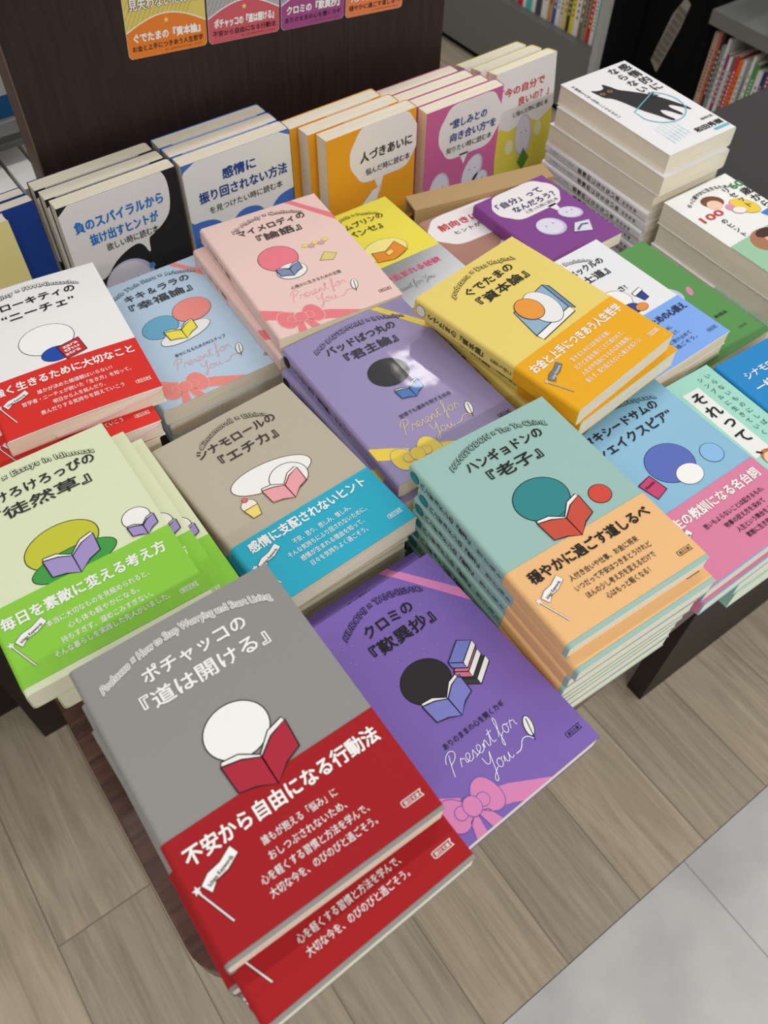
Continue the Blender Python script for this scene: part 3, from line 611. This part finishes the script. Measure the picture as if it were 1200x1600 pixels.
# dark board with promo cards
t = empty('back_board', (0, 0, 0), 'dark brown board standing behind the upright books', 'board')
o = slab('panel', 0.158, 0.599, 0.708, 0.736, 0.0, 1.06, M_BOARD, t); slab('edge_strip', 0.1565, 0.158, 0.7075, 0.7365, 0.0, 1.06, M_BOARDEDGE, t)

def card(bl, z, w, h, rot, up, low, stripe, t_up, t_main, t_sub, label):
    mb = MB(); mb.prism([(x / 1000, y / 1000) for x, y in rrect(0, w, 0, h, 4)], -0.0004, 0.0, C(WH))
    p = Print(); p.poly(rrect(0.15, w - 0.15, 0.15, h - 0.15, 3.9), up, 1)
    for i in range(-4, 26): 
        q = clip_poly([(i * 4, 1), (i * 4 + 1.4, 1), (i * 4 - 60, h), (i * 4 - 61.4, h)], w - 0.8, h - 0.8, 0.8)
        if len(q) > 2: p.poly(q, stripe, 2)
    arcp = [(0.2 + (w - 0.4) * i / 20, h - 21 - 11 * math.sin(math.pi * i / 20)) for i in range(21)]
    p.poly(arcp + [(w - 0.2, h - 4), (w - 1.4, h - 1.4), (w - 4, h - 0.2), (4, h - 0.2), (1.4, h - 1.4), (0.2, h - 4)], low, 3)
    p.stroke(arcp, 0.9, WH, 4)
    p.star(w / 2, h - 26.5, 2.6, (250, 214, 120), 5)
    for i, s in enumerate(t_up):
        p.text(s, 5, w - 5, h - 51 + i * 13, 9.5, (90, 84, 70), 0.06, l=5); p.text(s, 5.2, w - 5.2, h - 51 + i * 13, 9.5, WH, 0.02, l=7)
    p.text(t_main, 6, w - 6, h - 13.2, 7.6, WH, 0.04); p.text(t_sub, 4, w - 4, h - 6, 5, K, 0.015)
    p.text('© APPROVAL NO.', w * 0.45, w - 5, h - 2.6, 1.5, (110, 60, 40), 0)
    lay(mb, p, w, h, 0.0)
    o = link('promo_card', mb.mesh('promo_card'), None, (bl / 1000, 0.7075, z / 1000), (R(90), R(-rot), 0))
    return tag(o, label, 'card', 'promo cards on the dark board')
card(256.3, 840.8, 73.5, 110, -4.9, (222, 206, 112), (232, 132, 52), (206, 190, 96), ['大事な人生を', '見失わないために。'], 'ぐでたまの『資本論』', 'お金と上手につきあう人生哲学', 'yellow and orange promo card, leftmost on the dark board')
card(331.3, 833.8, 72, 110, -5, (178, 178, 182), (206, 96, 108), (160, 160, 166), ['マイナスな', 'マインドを'], 'ポチャッコの『道は開ける』', '不安から自由になる行動法', 'grey and rose promo card beside the yellow one on the dark board')
card(405, 827, 69.5, 110, -4.6, (176, 168, 206), (164, 80, 140), (160, 150, 196), ['ありのままの', '自分でいい。'], 'クロミの『歎異抄』', 'ありのままの心を開くカギ', 'lavender and plum promo card on the dark board')
card(476, 820.5, 68, 110, -5, (170, 206, 200), (232, 134, 84), (150, 190, 184), ['ゆるやかに', '過ごしたい。'], 'ハンギョドンの『老子』', '穏やかに過ごす道しるべ', 'orange promo card, rightmost on the dark board')

# kraft cardboard strip at the table's back edge
mb = MB(); mb.box(0, 0.152, 0, 0.0025, 0, 0.018, M_KRAFT); mb.box(0, 0.152, 0.0025, 0.024, 0.0155, 0.018, M_KRAFT); mb.box(0, 0.152, 0.0215, 0.024, 0, 0.0155, M_KRAFT)
tag(link('cardboard_strip', mb.mesh('cardboard_strip'), None, (0.442, 0.5425, 0.7), (0, 0, R(-12.5))), 'folded brown kraft cardboard strip in front of the rose and yellow upright books', 'cardboard')

# ---------------------------------------------------------------- piles on the table
ORD = ['topmost', 'second from top', 'third from top', 'fourth from top', 'fifth from top', 'sixth from top', 'seventh from top', 'eighth from top', 'ninth from top', 'tenth from top', 'eleventh from top', 'twelfth from top']
def pile(kinds, ztop, tops, what, where, group, first=None):
    """kinds: one Kind or a list; tops: list of (x, y, yaw) from the topmost book down"""
    z = ztop
    for i, (x, y, a) in enumerate(tops):
        k = kinds[i] if isinstance(kinds, (list, tuple)) else kinds
        w = what[i] if isinstance(what, (list, tuple)) else what
        lab = first if (i == 0 and first) else '%s, %s, %s' % (w, ORD[i], where)
        k.flat((x, y), z, a, lab, group); z -= k.T
J = lambda x, y, a, n, d=1.5: [(x + random.uniform(-d, d), y + random.uniform(-d, d), a + random.uniform(-.5, .5)) for _ in range(n)]
pile(K_gray, 840, [(-15.1, 214.8, -0.6), (-19, 190, 1.4)] + J(-18, 211, -0.5, 8), 'grey paperback with red band', 'near left corner pile', 'grey paperbacks with red bands',
     'grey paperback with red band, nearest the camera, topmost of its pile')
pile(K_kuro, 760, [(90.6, 206.1, 1.8), (91, 221, 0.8), (91, 220, 0.6), (91.5, 221, 0.7)], 'violet paperback with pink bow', 'pile between the grey and teal books', 'violet paperbacks with pink bows',
     'violet paperback with pink bow and corner ribbon, beside the grey book')
pile(K_hang, 801, [(207.7, 247, -2.2), (207.7, 237, -2), (207.5, 240, -2), (207, 240, -2.2), (206.5, 241, -2), (206.5, 242, -2), (206, 242, -1.8), (206, 242, -2)], 'teal paperback with orange band', 'tall teal pile', 'teal paperbacks with orange bands',
     'teal paperback with pale orange band and black lettering, topmost of its tall pile')
pile(K_cinna, 770, [(90.6, 372, 2.6), (92, 379, 1.2), (91, 380, 1), (92, 380, 1), (92, 380, 0.8)], 'taupe paperback with cyan band', 'middle pile of the table', 'taupe paperbacks with cyan bands',
     'taupe paperback with bright cyan band in the middle, topmost of its pile')
pile([K_gude, K_gude] + [K_gudeb] * 5, 803, [(301, 364.5, 8.1), (312, 365, 6)] + [(318.3, 386.5, 0), (318.6, 387, 0), (318.4, 386.6, 0), (318.2, 387, 0), (318.5, 386.5, 0)], 'yellow paperback', 'pile right of the lilac books', 'yellow paperbacks',
     'yellow paperback with amber band, turned at an angle, topmost of its pile')
pile([K_badtz, K_badtz] + [K_badtzb] * 3, 773.5, [(210.4, 402, -1.7), (205.5, 397, -0.6), (208, 399, -1.2), (209, 400, -1), (208, 400, -1)], 'lilac paperback', 'glossy lilac pile', 'lilac paperbacks',
     'glossy lilac paperback with yellow bow and light reflection, topmost of its pile')
pile(K_kiki, 745, [(123.3, 570.5, -1.3), (125, 571, -1), (124, 570.5, -1)], 'pale blue paperback with salmon bow', 'pile behind the taupe books', 'pale blue paperbacks with salmon bows',
     'pale blue paperback with salmon bow, beside the white and red books')
pile(K_kit, 786, [(32.1, 564.4, -6.4), (15, 547, -4.2), (8, 545, -3), (6, 546, -3), (7, 546, -3), (6, 545, -3)], 'white paperback with bright red band', 'pile at left photo edge', 'white paperbacks with red bands',
     'white paperback with bright red band, topmost of the pile at left photo edge')
slip_bm = MB()
for i in range(14):
    f0, f1 = i / 14, (i + 1) / 14
    za, zb = (3.2 + 8.0 * f0 ** 1.7) / 1000, (3.2 + 8.0 * f1 ** 1.7) / 1000; xa, xb = (30 + 72 * f0) / 1000, (30 + 72 * f1) / 1000
    q = [(xa, -0.0012, za), (xb, -0.0012, zb), (xb, -0.0012, zb + 0.0016), (xa, -0.0012, za + 0.0016)]
    slip_bm.add(q + [(x, 0.0004, z) for x, y, z in q], [(0, 1, 2, 3), (3, 2, 6, 7), (1, 0, 4, 5)] + ([(0, 3, 7, 4)] if i == 0 else []) + ([(2, 1, 5, 6)] if i == 13 else []), C((244, 214, 218)))
slip_me = slip_bm.mesh('insert_slip')
for rt in [o for o in D.objects if o.get('group') == 'white paperbacks with red bands'][:2]:
    pgs = [c for c in rt.children if c.name.startswith('page_block')][0]
    link('insert_slip', slip_me, pgs)['label'] = 'pale pink slip sticking out of the pages'
K_kerol = Kind('pale_green_low', 105, 112, 14.86, KR, None, (70, 108, GR))
pile([K_kero] * 3 + [K_kerol] * 4, 804, [(-35.7, 383.9, -1.3), (-25, 383, -0.9), (-15, 384, -0.6), (-24, 395, 0), (-25, 395, 0), (-24, 395, 0), (-25, 395, 0)], 'pale green paperback with bright green band', 'pile at left table edge', 'pale green paperbacks with green bands',
     'pale green paperback with bright green band, topmost of pile at left table edge')
K_melos = Kind('pink_low', 97, 146, 14.8, MM, Print().poly([(76, -1), (82, -1), (98, 22), (98, 33)], RO, 1), None, None, sp if False else None)
pile([K_melo, K_melo, K_melos, K_melos, K_melos], 774, [(229, 558.4, -5.8), (219, 556, -3), (230.3, 556, 0), (230.5, 556, 0), (230.2, 556, 0)], 'pink paperback with rose ribbon', 'pink pile', 'pink paperbacks with rose bows',
     'pink paperback with rose bow, topmost of the pile in front of the upright books')
K_pom.flat((330.5, 585, -1), 713, -1, 'bright yellow paperback with silver foil band beside the pink pile')
pile(K_tux, 767, [(312.9, 235.5, -0.1), (314, 233, 0)], 'sky blue paperback with pink band', 'pair right of the teal pile', 'sky blue paperbacks with pink bands',
     'sky blue paperback with pink band, right of the teal pile, topmost of two')
pile(K_mint, 739, [(363, 236, -1.7), (364, 235, -1.2)], 'mint paperback with white title boxes', 'pair under the sky blue book', 'mint paperbacks',
     'mint paperback with white title boxes and woman in black, beside the sky blue book')
pile(K_sea, 739, [(493, 227, -2.4), (494, 226, -2)], 'bright blue paperback with white lettering', 'pair beside the mint books', 'bright blue paperbacks',
     'bright blue paperback with white lettering at the right edge beside the mint book')
pile(K_cook, 739, [(424.5, 390.9, 2.1), (425, 391.5, 2.4)], 'white paperback with light blue band', 'pair behind the yellow pile', 'white paperbacks with light blue bands',
     'white paperback with light blue band, behind the turned yellow book, upper of two')
K_green.flat((489, 389.5), 713, 0.6, 'green paperback with white speech bubble and pale ghost, lying under the tall piles')
K_brown.flat((435.5, 530.4), 713, -2.7, 'dusty brown paperback with white speech bubble, lying in front of the cardboard strip')
K_purp.flat((484.7, 509), 726, 0.5, 'plum paperback with white speech bubble and two pale ghosts, lying face up')

# ---------------------------------------------------------------- piles on the side counter
z = 775
cat_tops = [(655, 582, -1)] + [(652 + dx, 582 + dy, -1.5 + da) for dx, dy, da in ((-1, -4, 0.6), (-2, 0, 1))]
pile(K_cat, 759.6, cat_tops, 'white paperback showing cream page edges', 'tall white pile at upper right', 'white paperbacks in the tall pile', 'white paperback with a black cat on the cover, topmost of the tall pile')
z = 759.6 - 60
for i in range(7):
    K_cats.flat((650 + random.uniform(-2, 2), 581 + random.uniform(-2, 2)), z, -1 + random.uniform(-.6, .6), 'white paperback with printed spine showing, %s, tall white pile' % ORD[3 + i], 'white paperbacks in the tall pile'); z -= 10.6
zz = 717
pile(K_sixty, 717, [(650, 418, -0.6), (651, 416, -0.4), (649, 417, -0.6), (652, 416, -0.2)], 'thick paperback with pale page edges', 'short pile at right edge', 'thick paperbacks in the right pile', 'white and green paperback with a woman in yellow, topmost of the right edge pile')

# ---------------------------------------------------------------- upright books on the plinth
def row(k, n, bl, yaw, lean, what, where, group, first, step=None, dx=-1.0, z=625.3):
    for i in range(n):
        d = (k.T + 0.8) * i / max(0.05, math.cos(R(lean)))
        x, y = bl[0] + dx * i - math.sin(R(yaw)) * d, bl[1] + math.cos(R(yaw)) * d
        k.stand((x, y), z, yaw, lean, first if i == 0 else '%s, %s behind the front one %s' % (what, ['next', 'second', 'third', 'fourth'][i - 1], where), group)
row(K_black, 3, (141.7, 636, 0), 0.5, 1.0, 'upright black paperback', 'at the left of the board', 'upright black paperbacks', 'upright black paperback with large white bubble and blue lettering', dx=-2)
row(K_bluew, 3, (254, 633, 0), 0, 1.0, 'upright white and blue paperback', 'before the board', 'upright white and blue paperbacks', 'upright white paperback with dark blue lettering and blue lower cover', dx=-1)
row(K_orange, 3, (385, 604, 0), 1, 1.0, 'upright orange paperback', 'before the board', 'upright orange paperbacks', 'upright orange paperback with white speech bubble', dx=-8)
row(K_pinkb, 4, (500.5, 604, 0), 0, 0.5, 'upright rose paperback', 'right of the orange books', 'upright rose paperbacks', 'upright rose paperback with white speech bubble and ghosts', dx=-7)
row(K_yelb, 3, (624, 626, 0), 2, 8, 'upright yellow paperback', 'at right end', 'upright yellow paperbacks', 'upright yellow and white paperback with red lettering at the right end', dx=-9)
row(K_navy, 2, (20, 650, 0), 0.7, 3, 'upright navy paperback', 'at the left', 'upright navy paperbacks', 'upright navy paperback with pale ghost, left of the black books', dx=-2)
K_cream.stand((-7, 630), 625.3, 1, 5, 'upright cream yellow paperback at the left edge of the photo')

# ---------------------------------------------------------------- shelving behind
def shelf_books(x, y0, y1, z, axis, sizes, cols, label, group, depth=0.13, seed=1, rise=False):
    rnd = random.Random(seed); y = y1; i = 0; out = []
    if rise: y = y0
    while (y < y1 - 0.004) if rise else (y > y0 + 0.004):
        th = rnd.choice(sizes); h = rnd.uniform(*axis); c = cols[i % len(cols)]
        if rise: y += th
        if (y > y1) if rise else (y - th < y0): break
        mb = MB(); d = depth - rnd.uniform(0, 0.012)
        mb.box(0, d, -th + 0.0006, 0, 0, h, C(c))
        cc = K if sum(c) > 380 else WH
        n = rnd.randint(6, 12)
        for k in range(n):
            a = h * (0.2 + 0.6 * k / n); mb.box(-0.0003, 0, -th * 0.62, -th * 0.38, a, a + h * 0.3 / n, C(cc))
        pg = MB(); pg.box(0.002, d - 0.002, -th * 0.9, -th * 0.1, h, h + 0.0005, PAGES)
        out.append((mb.mesh('spine_book'), pg.mesh('spine_pages'), (x, y, z), c)); y -= 0 if rise else th; i += 1
    n = len(out)
    for k, (m1, m2, loc, c) in enumerate(out):
        root = D.objects.new('shelf_book', None); COL.objects.link(root); root.location = loc; root.empty_display_size = 0.02
        tag(root, label(k, n, c), 'book', group); link('cover', m1, root); link('page_block', m2, root)
def cname(c):
    r, g, b = c
    if max(c) - min(c) < 26: return 'white' if r > 200 else 'grey' if r > 90 else 'black'
    if r > 180 and g > 170 and b < 140: return 'yellow'
    if r > g + 50 and r > b + 50: return 'orange' if g > 100 else 'red'
    if g >= r and g > b: return 'green'
    if b > r + 20 and b > g: return 'blue'
    if g > r + 20 and b > r + 20: return 'turquoise'
    return 'brown' if r > b + 20 else 'purple'
NTH = ['first', 'second', 'third', 'fourth', 'fifth', 'sixth', 'seventh', 'eighth', 'ninth', 'tenth', 'eleventh', 'twelfth', 'thirteenth', 'fourteenth', 'fifteenth', 'sixteenth', 'seventeenth', 'eighteenth', 'nineteenth', 'twentieth', 'twenty-first', 'twenty-second', 'twenty-third', 'twenty-fourth', 'twenty-fifth', 'twenty-sixth', 'twenty-seventh', 'twenty-eighth', 'twenty-ninth', 'thirtieth']
t = empty('bookcase', (1.673, 1.4, 0), 'grey steel bookcase on the floor behind, with pale end post', 'bookcase')
slab('base_cabinet', 0, 0.36, 0, 1.7, 0.02, 0.172, M_STEEL, t); slab('kick_plate', 0.012, 0.35, 0, 1.7, 0, 0.02, M_BLACK, t)
slab('shelf', 0.0, 0.36, 0, 1.7, 0.172, 0.186, M_STEEL, t); slab('end_post', -0.008, 0.012, -0.018, 0.0, 0.0, 0.62, M_POST, t); slab('end_panel', 0.012, 0.36, -0.018, 0.0, 0.0, 0.62, M_BLACK, t); slab('back', 0.35, 0.36, 0, 1.7, 0.186, 0.62, M_STEEL, t); slab('shelf', 0.0, 0.35, 0, 1.7, 0.6, 0.62, M_STEEL, t)
shelf_books(1.70, 1.404, 1.82, 0.186, (0.15, 0.21), (0.014, 0.018, 0.022, 0.012), [(228, 232, 232), (90, 190, 176), (236, 236, 232), (206, 44, 40), (150, 140, 120), (122, 112, 92), (232, 232, 228), (232, 212, 60), (60, 60, 64), (222, 204, 110), (214, 210, 206), (236, 236, 236), (60, 90, 170), (200, 150, 90), (230, 230, 226), (80, 80, 90)],
            lambda k, n, c: '%s book on the low grey shelf, %s from the pale end post' % (cname(c), NTH[k]), 'books on the low grey shelf', seed=3, rise=True)
t = empty('fabric_screen', (1.80, 1.2, 0), 'black fabric covered screen between the two grey bookcases', 'screen'); slab('fabric', 0, 0.03, -0.005, 0.17, 0, 0.9, M_BLACK, t); slab('foot', -0.04, 0.07, 0.04, 0.1, 0, 0.012, M_BLACK, t)
# strip of folded grey pamphlets hanging on the screen
mb = MB(); mb.add([(0, 0, 0), (0, 0.03, 0.012), (0, 0.036, 0.13), (0, 0.026, 0.18), (0, 0.006, 0.176), (0, 0.0, 0.12)], [(0, 1, 2, 3, 4, 5)], C((150, 146, 138)))
for k in range(9):
    for j in range(3): mb.box(-0.0006, 0, 0.004 + j * 0.009, 0.0095 + j * 0.009, 0.02 + k * 0.016, 0.03 + k * 0.016, C((112, 108, 102)))
o = link('hanging_pamphlet', mb.mesh('hanging_pamphlet'), None, (1.7985, 1.296, 0.152), (R(16), 0, 0)); sm = o.modifiers.new('thick', 'SOLIDIFY'); sm.thickness = 0.0014; sm.offset = 1
tag(o, 'grey checked paper strip hanging on the black screen', 'pamphlet')
for k, (c, dy, h) in enumerate((((110, 24, 30), 0.0, 0.105), ((124, 30, 38), 0.017, 0.1), ((34, 40, 46), -0.02, 0.11))):
    mb = MB(); mb.box(0, 0.09, -0.015, 0, 0, h, C(c)); root = tag(link('thin_book', mb.mesh('thin_book'), None, (1.70, 1.32 + dy, 0.0)), '%s thin book standing at the foot of the black screen%s' % (('dark red', 'crimson', 'black')[k], (', middle of three', ', left of three', ', right of three')[k]), 'book', 'thin books at the black screen')
t = empty('side_bookcase', (1.79, 0.2, 0), 'grey steel bookcase at the upper right corner with packed spines', 'bookcase')
slab('base_cabinet', 0, 0.36, 0, 0.98, 0, 0.11, M_PLINTH, t); slab('shelf', 0, 0.36, 0, 0.98, 0.11, 0.122, M_PLINTH, t); slab('shelf', -0.01, 0.36, 0, 0.98, 0.315, 0.345, M_STEEL, t); slab('side_panel', 0, 0.36, 0.98, 0.99, 0, 0.6, M_BLACK, t); slab('back', 0.35, 0.36, 0, 0.98, 0.122, 0.6, M_STEEL, t)
shelf_books(1.81, 0.945, 1.175, 0.122, (0.13, 0.185), (0.008, 0.011, 0.014, 0.009), [(196, 170, 150), (206, 110, 80), (60, 58, 60), (150, 150, 150), (226, 226, 226), (140, 60, 110), (232, 232, 232), (110, 110, 116), (206, 60, 60), (232, 120, 60), (226, 226, 226), (150, 156, 160), (236, 236, 236), (90, 150, 90), (226, 226, 230), (40, 60, 120), (120, 60, 90), (236, 234, 230)],
            lambda k, n, c: '%s spine in the upper right bookcase, %s from the black screen' % (cname(c), NTH[k] if k < len(NTH) else 'number %d' % (k + 1)), 'spines in the upper right bookcase', seed=5)
mb = MB(); mb.box(0, 0.14, -0.12, 0, 0, 0.1, C((34, 28, 78)));
q = [(-0.0008, -0.06 + 0.03 * math.cos(a), 0.06 + 0.03 * math.sin(a)) for a in [2 * math.pi * i / 24 for i in range(24)]]; mb.add(q, [tuple(range(24))], C((224, 206, 70)))
tag(link('boxed_set', mb.mesh('boxed_set'), None, (1.80, 1.04, 0.345)), 'dark purple boxed book with yellow disc on the upper right shelf', 'book')
# pale shelf with white books left of the board
t = empty('rear_shelf', (0.0, 0.86, 0), 'pale grey shelf unit left of the dark board, holding white books', 'shelf')
slab('side_panel', 0.0, 0.21, 0.0, 0.02, 0, 0.78, M_POST, t); slab('end_panel', -0.75, 0.075, -0.152, -0.13, 0, 1.45, M_DARK, t); slab('shelf', 0.0, 0.21, -0.03, 0.0, 0.745, 0.757, M_POST, t); slab('shelf', 0.0, 0.21, -0.09, 0.0, 0.6, 0.612, M_POST, t)  # tall dark end panel is unseen, added to throw a shadow on the floor
for k in range(4):
    mb = MB(); mb.box(0, 0.022, -0.075, 0, 0, 0.105, C((226, 224, 222))); mb.box(0.004, 0.018, -0.0758, -0.075, 0.05, 0.085, C((150, 96, 72))); root = tag(link('boxed_book', mb.mesh('boxed_book'), None, (0.1 + k * 0.026, 0.855, 0.613)), 'white boxed book on the shelf left of the board, %s from the board' % NTH[3 - k], 'book', 'white boxed books left of the board')
mb = MB(); mb.box(0, 0.11, -0.012, 0, 0, 0.11, C((52, 120, 186)))
for i in range(5): mb.box(0.1 - 0.016 * i - 0.008, 0.1 - 0.016 * i, -0.0126, -0.012, 0.02, 0.09, C(WH if i % 2 else K))
tag(link('leaflet_box', mb.mesh('leaflet_box'), None, (0.095, 0.85, 0.758)), 'blue leaflet box on the shelf left of the dark board', 'box')
